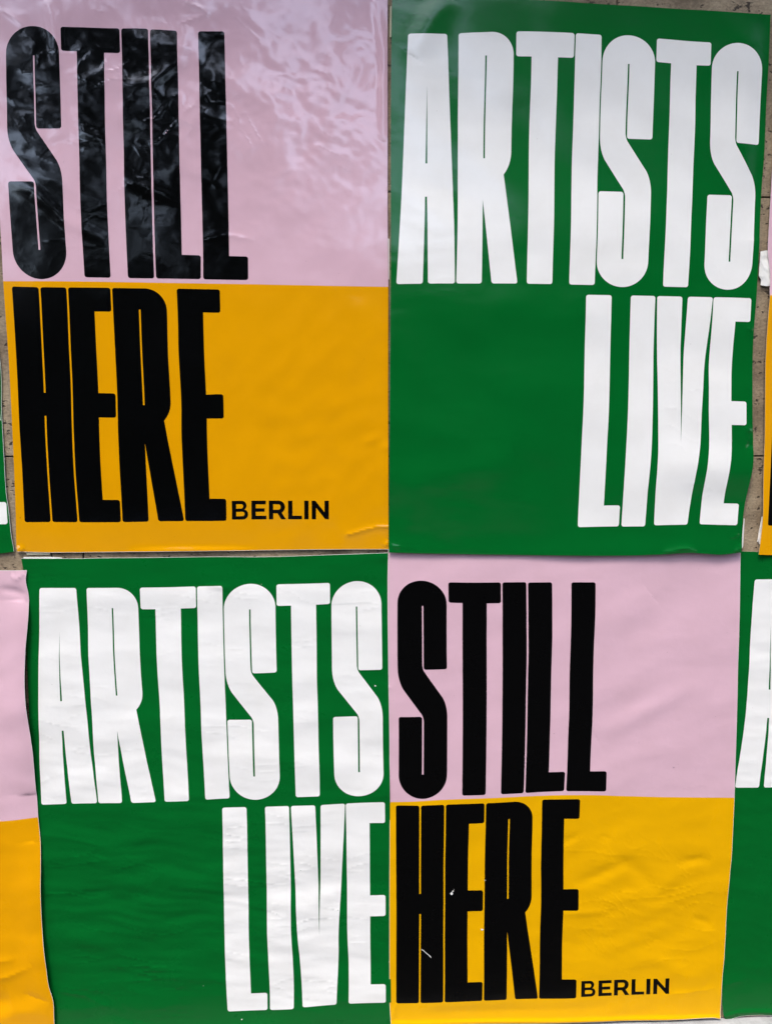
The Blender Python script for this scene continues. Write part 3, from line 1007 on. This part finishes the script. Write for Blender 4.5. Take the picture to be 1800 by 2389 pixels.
# ---- poster 2: ARTISTS LIVE, upper right of the four, mostly smooth
LIFT = 0.0110
h2 = make_h(11.0, waves=[
    (420, 300, 15, 7.0, 5, False, None),
    (190, 110, 30, 3.4, 38, False, None),
    (70, 26, 6, 0.28, 39, False, (0.5, [((1000, 1150), (250, 200), 0.6)])),
    (90, 40, 5, 0.22, 29, 'pinch', (0.5, [((1700, 1000), (200, 350), 0.8)])),
    (160, 34, 0, 0.35, 6, False, (0.5, [((1010, 250), (170, 300), 1.2)])),
    (60, 12, 0, 0.10, 7, False, (0.4, [((990, 260), (170, 300), 1.2)]))],
    feats=[('ridge', [(900, 1125), (1080, 1108), (1200, 1068)], 40, 3.6), ('bump', (1010, 1215), (60, 45), 30, 2.0), ('bump', (1230, 930), (120, 90), 40, 3.0),
           ('bump', (1640, 1090), (150, 45), 4, 4.0), ('bump', (1700, 1170), (120, 35), 4, -2.5),
           ('crease', [(1735, 998), (1752, 1008)], 7, 2.0), ('crease', [(1740, 1035), (1757, 1042)], 9, -1.8),
           ('crease', [(1740, 765), (1757, 772)], 8, 1.5),
           ('crease', [(1540, 1289), (1570, 1283), (1600, 1278), (1622, 1287)], 6, 4.0),
           ('crease', [(1708, 1287), (1722, 1280), (1728, 1270)], 4, 3.0), ('crease', [(1700, 1254), (1722, 1247)], 5, 1.4),
           ('bump', (960, 1200), (26, 70), 10, 2.0), ('crease', [(909, 1270), (922, 1276), (935, 1276)], 4, 2.0),
           ('ridge', [(905, 1289), (1150, 1294), (1300, 1296), (1500, 1294), (1727, 1288)], 28, 2.5, False),
           ('ridge', [(1040, -10), (1000, 60), (960, 130)], 30, 4.0), ('ridge', [(1800, 20), (1797, 140), (1786, 300), (1776, 440), (1768, 560)], 38, -6.5)])
e2, o2 = poster('smooth green poster with white lettering hanging above a pink and yellow one', (1315, 1292))
f2 = warp(DES_A, P2, MID2)
TL2 = ('w', 0.0905, -0.925)
sheet('green_field', e2, o2, h2, [TL2, (1100, -8), (1300, 4), (1440, 13), (1575, 22), (1700, 29), (1797, 33.5)],
      [(1797, 33.5), (1792, 158), (1783, 380), (1771, 560), (1765, 665), (1757, 782), (1754.5, 900), (1754, 985), (1755, 1020), (1753.5, 1083), (1741, 1152), (1732, 1210), (1728, 1273), (1727, 1288)],
      [(906.5, 1289), (1000, 1291.5), (1150, 1294), (1300, 1295.5), (1420, 1296), (1540, 1293), (1600, 1289), (1640, 1291), (1680, 1293.5), (1727, 1288)],
      [TL2, (914, 0), (911.5, 200), (911, 600), (908.5, 1000), (907, 1230), (906.5, 1289)], M['green', SM], 'trbl', '')
letters(e2, o2, h2, DES_A, 'A', f2, M['white', SM], WORDS_A)

# ---- poster 3: ARTISTS LIVE, lower left of the four, wavy horizontal wrinkles
LIFT = 0.0040
h3 = make_h(4.4, waves=[
    (140, 46, 4, 2.8, 8, False, (0.4, [((330, 2120), (260, 260), 0.9), ((700, 2150), (200, 240), 0.5)])),
    (100, 19, 6, 0.95, 9, False, (0.3, [((330, 2120), (260, 260), 0.9), ((700, 2200), (200, 200), 0.3)])),
    (220, 100, -10, 3.2, 10, False, None),
    (150, 26, 3, 0.7, 12, 'pinch', (0.35, [((330, 2130), (280, 260), 0.9), ((700, 2200), (200, 200), 0.4)])),
    (90, 36, -22, 0.45, 27, 'pinch', (0.3, [((330, 2150), (260, 240), 0.7)]))],
    feats=[('crease', [(130, 2312), (200, 2322), (255, 2350)], 8, 1.6), ('crease', [(95, 1828), (115, 1815)], 6, 1.0),
           ('crease', [(95, 1946), (160, 1955), (280, 1985)], 12, 1.3), ('ridge', [(480, 1366), (540, 1372)], 8, 1.6),
           ('bump', (893, 1300), (15, 12), 0, 1.5)])
e3, o3 = poster('green poster with white lettering, rippled by fine horizontal wrinkles, beneath the yellow half above it', (480, 2384))
f3 = warp(DES_A, P3, MID3)
BL3, BR3 = ('w', -0.757, 1.494), ('w', 0.0965, 1.496)
sheet('green_field', e3, o3, h3, [(51, 1303), (180, 1303.5), (250, 1302), (360, 1301), (500, 1299.5), (634, 1299.5), (760, 1295), (880, 1291), (905, 1290)],
      [(905, 1290), (904, 1420), (906, 1560), (908.5, 1650), (908, 1726), (909.5, 1900), (911, 2200), (912, 2340), BR3],
      [BL3, ('w', -0.35, 1.497), BR3], [(51, 1303), (56, 1340), (62, 1500), (75, 1800), (95, 2200), BL3], M['green', SO], 'trbl', 't')
letters(e3, o3, h3, DES_A, 'A', f3, M['white', SO], WORDS_A)
for i, (c, r) in enumerate((((875, 1600), 2.0), ((564, 2379), 2.0), ((475, 2299), 0.8), ((610, 1363), 0.8), ((907, 2244), 1.0), ((560, 2030), 0.4))):
    chip(e3, o3, h3, c, r, seed=i)

# ---- poster 4: STILL HERE, lower right of the four
LIFT = 0.0054
h4 = make_h(5.4, waves=[
    (120, 48, -12, 1.8, 13, False, (0.4, [((1500, 2130), (220, 220), 0.9)])),
    (60, 20, 14, 0.4, 14, False, (0.3, [((1480, 2130), (200, 230), 0.9)])),
    (120, 34, -8, 0.5, 28, 'pinch', (0.15, [((1480, 2130), (260, 240), 0.9)])),
    (55, 22, 30, 0.35, 37, 'pinch', (0.1, [((1480, 2130), (260, 240), 0.9)])),
    (300, 150, -30, 3.0, 15, False, None)],
    feats=[('ridge', [(1390, 1720), (1500, 1660), (1600, 1608), (1660, 1612)], 26, 2.6),
           ('ridge', [(1380, 1480), (1470, 1430), (1520, 1390)], 40, 2.4),
           ('ridge', [(1340, 2066), (1420, 2030), (1465, 2012)], 15, -2.0), ('ridge', [(1420, 1988), (1500, 2040), (1530, 2085)], 17, -1.9),
           ('ridge', [(1578, 2015), (1630, 2004), (1660, 2010)], 12, -1.8), ('crease', [(1395, 1948), (1430, 1957)], 8, -1.2),
           ('ridge', [(1450, 2230), (1540, 2240), (1640, 2300)], 22, 1.8), ('ridge', [(1310, 2130), (1420, 2128)], 10, 1.3),
           ('crease', [(1540, 2322), (1640, 2310), (1670, 2304)], 8, 1.5), ('ridge', [(1615, 2140), (1660, 2160)], 10, -1.4),
           ('ridge', [(1310, 1965), (1350, 1950)], 10, -1.2), ('ridge', [(920, 2362), (1200, 2358), (1420, 2352)], 14, -1.6),
           ('crease', [(912, 2389), (919, 2355), (924, 2340)], 5, 2.4), ('ridge', [(912, 2387), (1200, 2383), (1420, 2379), (1677, 2373)], 6, 3.5, False),
           ('crease', [(1110, 1402), (1140, 1404)], 5, 0.9), ('crease', [(906, 1600), (914, 1608)], 4, 1.0)])
e4, o4 = poster('wrinkled pink and yellow poster with black lettering, hung below the smooth green one', (1300, 2380))
f4 = warp(DES_S, P4, MID4)
mid4 = [(909.5, 1872), (960, 1871), (1032, 1866), (1164, 1861), (1296, 1855), (1378, 1854.5), (1450, 1857), (1540, 1859.5), (1711.5, 1861)]
sheet('pink_field', e4, o4, h4, [(906, 1281), (1150, 1284), (1400, 1286), (1600, 1280), (1726.5, 1290)],
      [(1726.5, 1290), (1724, 1402), (1720, 1551), (1716, 1714), (1711.5, 1861)], mid4, [(906, 1281), (904.5, 1340), (904.5, 1430), (906.5, 1600), (908.5, 1730), (909.5, 1872)], M['pink', SO], 'trl', 'lr')
sheet('yellow_field', e4, o4, h4, mid4, [(1711.5, 1861), (1705, 1990), (1696, 2095), (1688.5, 2224), (1684, 2275), (1679.5, 2350), (1677, 2374)],
      [(912, 2391), (1050, 2388), (1200, 2386.5), (1420, 2381.5), (1560, 2377), (1660, 2371.5), (1677, 2374)],
      [(909.5, 1872), (908.5, 2050), (908.4, 2250), (909, 2340), (912, 2391)], M['yellow', SO], 'rbl', 'lrb')
letters(e4, o4, h4, DES_S, 'S', f4, M['black', SO], WORDS_S)
q = lambda *a: sp('M', list(a))
chip(e4, o4, h4, q((498, 815), (506, 808), (514, 806), (520, 812), (519, 824), (511, 830), (503, 826)))
chip(e4, o4, h4, q((512, 800), (524, 792), (526, 799), (516, 806)))
chip(e4, o4, h4, q((526, 784), (530, 783), (529, 790)))
chip(e4, o4, h4, q((736, 1093), (748, 1090), (758, 1096), (754, 1103), (740, 1103)))
chip(e4, o4, h4, q((764, 709), (772, 711), (775, 716), (770, 717)))
chip(e4, o4, h4, q((272, 1245), (284, 1252), (318, 1280), (345, 1301), (353, 1318), (346, 1311), (335, 1300), (305, 1275), (276, 1251)), name='scratch')
for i, c in enumerate(((1570, 1790), (1291, 1711), (1237, 1596))):
    chip(e4, o4, h4, c, 0.9, ('black', SM), 'ink_speck', seed=i + 20)

# ---- the four neighbours that show as slivers
def neighbour(label, base, hh, design, dkey, bound, corners, words, fields, mat, land={}, lam=0.004, sfx=SO):
    e, o = poster(label, base)
    f = warp(design, land, [], corners, bound, lam)
    for (nm, t, r, b, l, mt, outer, rim) in fields:
        sheet(nm, e, o, hh, t, r, b, l, mt, outer, rim, 0.006)
    letters(e, o, hh, design, dkey, f, mat, words, 7.0)
    return e, o


W2 = lambda p: tuple(wpt(p))
wl = lambda x, y: ('w', x, y)
# left of poster 1: green
LIFT = 0.0035
h5 = make_h(3.5, waves=[(120, 40, 5, 1.2, 16, False, None), (300, 200, 0, 2, 17, False, None)])
r5 = [wl(-0.783, -0.90), wl(-0.785, -0.3), (1.5, 856), (3.6, 953), (9, 1054), (14.4, 1144), (21.6, 1201), (27, 1252), (33, 1284)]
c5 = [(-1.62, -0.90), (-0.783, -0.90), tuple(un([(33, 1285)])[0]), (-1.61, 0.305)]
neighbour('dark green poster with white lettering just beside the crinkled one, its edge nicked', (-300, 1290), h5, DES_A, 'A', BOUND_A, c5, WORDS_A,
          [('green_field', [wl(-1.62, -0.90), wl(-0.783, -0.90)], r5, [wl(-1.61, 0.305), wl(-1.0, 0.30), (0, 1291), (33, 1287)], [wl(-1.62, -0.90), wl(-1.61, 0.305)], M['green', SO], 'trbl', 'r')], M['white', SO])
# below it: pink and yellow, lifting off the wall
LIFT = 0.0
h7 = make_h(8.0, waves=[(200, 90, -10, 3.0, 18, False, None), (80, 40, -20, 1.0, 19, False, None)],
            feats=[('ridge', [(58, 1400), (58, 1560), (60, 1640), (72, 1760), (80, 1850)], 50, 12.0), ('ridge', [(85, 1960), (92, 2100), (106, 2250), (124, 2400)], 45, 9.0),
                   ('crease', [(60, 1335), (42, 1350), (30, 1340)], 6, 3.0), ('ridge', [(0, 1372), (40, 1378), (66, 1388)], 10, -3.0),
                   ('crease', [(-40, 2290), (30, 2270), (80, 2246)], 14, 3.6), ('crease', [(58, 2312), (90, 2322), (120, 2330)], 10, -2.6),
                   ('ridge', [(-30, 2390), (40, 2355), (120, 2350)], 22, 3.0), ('ridge', [(-40, 2340), (30, 2330)], 24, -4.0), ('crease', [(-30, 2238), (40, 2232)], 9, 2.5)])
LF = lambda pts: [('w', *(un([p])[0] * (1 - 0.014 / D_WALL))) for p in pts]
r7a = LF([(60, 1332), (57.5, 1356), (64, 1390), (65.5, 1440), (60.5, 1515), (59.5, 1600), (66.5, 1676), (76.5, 1750), (80.5, 1820), (86.5, 1910)])
r7b = LF([(86.5, 1910), (93, 1980), (95.5, 2085), (99.5, 2175), (108, 2254), (114, 2300), (122.5, 2330), (124.5, 2345), (126, 2400), (127, 2412)])
c7 = [(-1.61, 0.33), tuple(un([(60, 1331)])[0]), tuple(un([(127, 2415)])[0]), (-1.60, 1.497)]
m7 = [wl(-1.605, 0.93), wl(-1.2, 0.93), (0, 1912), r7a[-1]]
neighbour('pink and yellow poster whose lifted wavy edge shadows the rippled green one', (-300, 2400), h7, DES_S, 'S', BOUND_S, c7, WORDS_S,
          [('pink_field', [wl(-1.61, 0.33), wl(-1.2, 0.333), (0, 1330), (36, 1330), r7a[0]], r7a, m7, [wl(-1.61, 0.33), wl(-1.605, 0.93)], M['pink', SO], 'trl', 'rt'),
           ('yellow_field', m7, r7b, [wl(-1.60, 1.496), wl(-1.2, 1.496), wl(-0.76, 1.499), r7b[-1]], [wl(-1.605, 0.93), wl(-1.60, 1.496)], M['amber', SO], 'rbl', 'r')], M['black', SO])
# right of poster 2: pink and yellow
LIFT = 0.0080
h6 = make_h(7.0, waves=[(160, 60, 5, 1.0, 21, False, None)], feats=[('ridge', [(1790, 700), (1784, 900), (1778, 1200), (1768, 1295)], 20, 3.0, False)])
l6a = [wl(0.945, -0.90), wl(0.94, -0.4), (1795.5, 640), (1794, 689)]
l6b = [(1794, 689), (1789, 745), (1783.5, 846), (1781.5, 1020), (1778.5, 1115), (1777, 1210), (1767.5, 1293.5)]
c6 = [(0.945, -0.90), (1.785, -0.90), (1.79, 0.31), tuple(un([(1767.5, 1293.5)])[0])]
m6 = [(1794, 689), wl(1.2, -0.293), wl(1.786, -0.29)]
neighbour('pink and yellow poster with black lettering hanging apart beside a strip of bare stone', (2200, 1293), h6, DES_S, 'S', BOUND_S, c6, WORDS_S,
          [('pink_field', [wl(0.945, -0.90), wl(1.785, -0.90)], [wl(1.785, -0.90), wl(1.786, -0.29)], m6, l6a, M['pink', SO], 'trl', ''),
           ('yellow_field', m6, [wl(1.786, -0.29), wl(1.79, 0.31)], [(1767.5, 1293.5), (1800, 1295), wl(1.3, 0.312), wl(1.79, 0.31)], l6b, M['amber', SO], 'rbl', '')], M['black', SO])
# right of poster 4: green
LIFT = 0.0020
h8 = make_h(2.0, waves=[(150, 40, 5, 1.3, 22, False, None), (50, 18, 10, 0.4, 23, False, None), (260, 160, 0, 1.6, 24, False, None)],
            feats=[('ridge', [(1690, 2370), (1720, 2362), (1760, 2360), (1850, 2364)], 6, 3.0, False), ('crease', [(1684, 2340), (1690, 2370)], 4, 2.0),
                   ('crease', [(1690, 2300), (1720, 2290), (1740, 2294)], 8, 1.4), ('crease', [(1690, 2330), (1720, 2345)], 8, 1.4)])
l8 = [(1722, 1286), (1716, 1500), (1708, 1800), (1698, 2000), (1688, 2200), (1684, 2275), (1683, 2335), (1686, 2368), (1693, 2381)]
P8 = {'A': ('O', [(1322, 265), (1667, 265), (1740, 2052), (1560, 2052), (1395, 2055), (1155, 2055), (1462, 640), (1445, 1212), (1460, 1212), (1434, 1458), (1450, 1458)])}
P8 = {'A': ('O', [(1322, 265), (1645, 262), (1628, 2050), (1395, 2055), (1361, 2055), (1155, 2055), (1462, 640), (1445, 1212), (1460, 1212), (1434, 1458), (1450, 1458)])}
c8 = [tuple(un([(1722, 1286)])[0]), (1.735, 0.315), (1.75, 1.497), tuple(un([(1690, 2372)])[0])]
neighbour('green poster tucked under the wrinkled yellow edge, its bottom curling at the pavement', (2100, 2372), h8, DES_A, 'A', BOUND_A, c8, WORDS_A,
          [('green_field', [(1722, 1286), wl(1.3, 0.312), wl(1.735, 0.315)], [wl(1.735, 0.315), wl(1.75, 1.497)],
            [(1693, 2381), (1726, 2371), (1765, 2368), (1800, 2369), wl(1.3, 1.497), wl(1.75, 1.497)], l8, M['green', SO], 'trbl', 'b')], M['white', SO], P8)

LIFT = 0.0
# ---- scraps of older paper left on the wall


def scrap(label, pts, hh, mat):
    P = un(pts)
    c = P.mean(0)
    org = np.array((c[0], 0, CAM_Z - P[:, 1].max()))
    mm = P * 1000
    V, T = triangulate(('scrap', label), [[tuple(p) for p in mm]], 4.0)
    W = V / 1000
    A, N = surf(hh, W[:, 0], W[:, 1])
    n = len(A)
    B = A.copy()
    B[:, 1] += 0.0006
    Vv = np.r_[A, B] - org
    tl_ = T.tolist()
    ed = {}
    for t in tl_:
        for i in range(3):
            a, b = t[i], t[(i + 1) % 3]
            ed[(a, b)] = ed.get((a, b), 0) + 1
    f = [list(t) for t in tl_] + [[x + n for x in t[::-1]] for t in tl_]
    for (a, b) in ed:
        if (b, a) not in ed:
            f.append([b, a, a + n, b + n])
    o = mesh_obj('paper_scrap', Vv, f, [mat], None, None, False)
    o.location = org
    tag(o, label, 'paper')
    return o


hs = make_h(4.0, waves=[(26, 18, 30, 2.2, 31, False, None), (14, 9, 70, 0.8, 32, False, None)])
scrap('torn crumpled white paper scrap stuck on the stone beside the pink sheet', sp('D', [(1487, 1857), (1530, 1848), (1562, 1852), (1590, 1845), (1590, 2070), (1566, 2075), (1562, 2108), (1530, 2112), (1490, 2104), (1492, 2062), (1474, 2036)]), hs, M['paper'])
scrap('narrow torn pale paper strip peeping from under the yellow edge', sp('E', [(1498, 1790), (1512, 1780), (1512, 1980), (1480, 1990), (1475, 1968), (1464, 1972), (1480, 1880)]), make_h(3.0, waves=[(20, 14, 30, 1.2, 33, False, None)]), M['paper'])
hflat = make_h(1.6, waves=[(30, 20, 0, 0.3, 34, False, None)])
scrap('yellowed paper strip in the gap between pink and green sheets', [(909.5, 16), (913, 14), (912.5, 86), (908.5, 88)], hflat, M['old_paper'])
scrap('thin white paper strip in the gap beside the first white letter', [(904, 556), (908, 558), (907.5, 652), (904, 652)], hflat, M['paper'])
scrap('pale paper tab showing below the yellow poster bottom corner', [(60, 1284), (119, 1284), (118, 1293.5), (64, 1294)], hflat, M['old_paper'])
scrap('white paper strip along the top of the rippled green poster', [(56, 1299.5), (118, 1299), (145, 1300.5), (145, 1308), (56, 1308)], make_h(1.2), M['paper'])
scrap('white paper edge beside the lower corner of the smooth green poster', sp('E', [(1364, 1795), (1370, 1800), (1360, 2000), (1352, 2020), (1345, 2000), (1356, 1880)]), make_h(4.0), M['paper'])


# ---------------------------------------------------------------- what the gloss of the posters mirrors: trees and a hedge across the pavement
def leaf_mat(name, c):
    mt = bpy.data.materials.new(name)
    mt.use_nodes = True
    n, l = mt.node_tree.nodes, mt.node_tree.links
    b = n['Principled BSDF']
    tc = n.new('ShaderNodeTexCoord')
    k = n.new('ShaderNodeTexNoise')
    k.inputs['Scale'].default_value = 3.0
    l.new(tc.outputs['Object'], k.inputs['Vector'])
    mx = n.new('ShaderNodeMix')
    mx.data_type = 'RGBA'
    mx.inputs[6].default_value = [x * 0.7 for x in c] + [1]
    mx.inputs[7].default_value = [x * 1.3 for x in c] + [1]
    l.new(k.outputs['Fac'], mx.inputs[0])
    l.new(mx.outputs[2], b.inputs['Base Color'])
    b.inputs['Roughness'].default_value = 0.6
    return mt


M['leaf'] = leaf_mat('leaves', (0.012, 0.02, 0.007))
M['bark'] = concrete('bark', (0.03, 0.024, 0.018), (0.07, 0.055, 0.04), 12)


def leaves(rng, centres, per, spread, size):
    n = len(centres) * per
    c = np.repeat(np.array(centres), per, 0) + rng.normal(0, spread, (n, 3))
    a = rng.normal(0, 1, (n, 3))
    a /= np.linalg.norm(a, axis=1)[:, None]
    b = np.cross(a, rng.normal(0, 1, (n, 3)))
    b /= np.linalg.norm(b, axis=1)[:, None]
    s = (size * rng.uniform(.6, 1.3, n))[:, None]
    V = np.stack([c - a * s, c + b * s * .55, c + a * s, c - b * s * .55], 1).reshape(-1, 3)
    return V, np.arange(4 * n).reshape(-1, 4).tolist()


def limb(p0, p1, r0, r1, n=8):
    p0, p1 = Vector(p0), Vector(p1)
    d = (p1 - p0).normalized()
    u = d.orthogonal().normalized()
    v = d.cross(u)
    V, Fc = [], []
    for p, r in ((p0, r0), (p1, r1)):
        V += [tuple(p + (u * math.cos(2 * math.pi * i / n) + v * math.sin(2 * math.pi * i / n)) * r) for i in range(n)]
    for i in range(n):
        Fc.append((i, (i + 1) % n, n + (i + 1) % n, n + i))
    return V, Fc


def tree(label, loc, seed, crown_c, crown_r, clumps, per, spread, size):
    rng = np.random.RandomState(seed)
    e = empty('tree', loc)
    tag(e, label, 'tree', 'trees across the pavement')
    C = []
    while len(C) < clumps:
        p = rng.uniform(-1, 1, 3)
        r = np.linalg.norm(p)
        if 0.25 < r < 1:
            C.append(np.array(crown_c) + p * crown_r)
    V, Fc = leaves(rng, C, per, spread, size)
    mesh_obj('crown', V, Fc, [M['leaf']], e, None, False)
    V, Fc = [], []
    top = (crown_c[0] * .6, crown_c[1] * .6, crown_c[2])
    parts = [limb((0, 0, 0), (0.05, 0, 1.6), 0.24, 0.19), limb((0.05, 0, 1.55), top, 0.19, 0.09)]
    for i in range(9):
        p = C[int(i * len(C) / 9)]
        st = Vector((0.05, 0, 1.7)).lerp(Vector(top), rng.uniform(.1, .9))
        parts.append(limb(st, p, 0.07, 0.02, 6))
    for v, f in parts:
        o = len(V)
        V += v
        Fc += [tuple(x + o for x in q_) for q_ in f]
    mesh_obj('trunk', V, Fc, [M['bark']], e, None, True)
    return e


tree('broad dense leafy tree standing across the pavement', (6.7, -11.5, 0), 3, (0, 0, 6.8), np.array([5.1, 3.0, 6.0]), 340, 70, 0.42, 0.15)
tree('open airy tree with sky between its leaf clumps', (-3.6, -11.0, 0), 4, (0, 0, 6.6), np.array([4.4, 2.2, 3.8]), 50, 190, 0.28, 0.15)
rng = np.random.RandomState(8)
hd = empty('hedge', (-0.5, -10.0, 0))
tag(hd, 'long dark clipped hedge across the pavement', 'hedge')
Cn = np.c_[rng.uniform(-9.5, 9.5, 900), rng.uniform(-0.5, 0.5, 900), rng.uniform(0.1, 4.0, 900)]
V_, F_ = leaves(rng, Cn, 26, 0.22, 0.11)
V_[:, 2] = np.abs(V_[:, 2])
mesh_obj('foliage', V_, F_, [M['leaf']], hd, None, False)
hv, hf = box(-9.6, 9.6, -0.25, 0.25, 0.0, 3.8)
mesh_obj('stems', hv, hf, [M['bark']], hd, None, False)
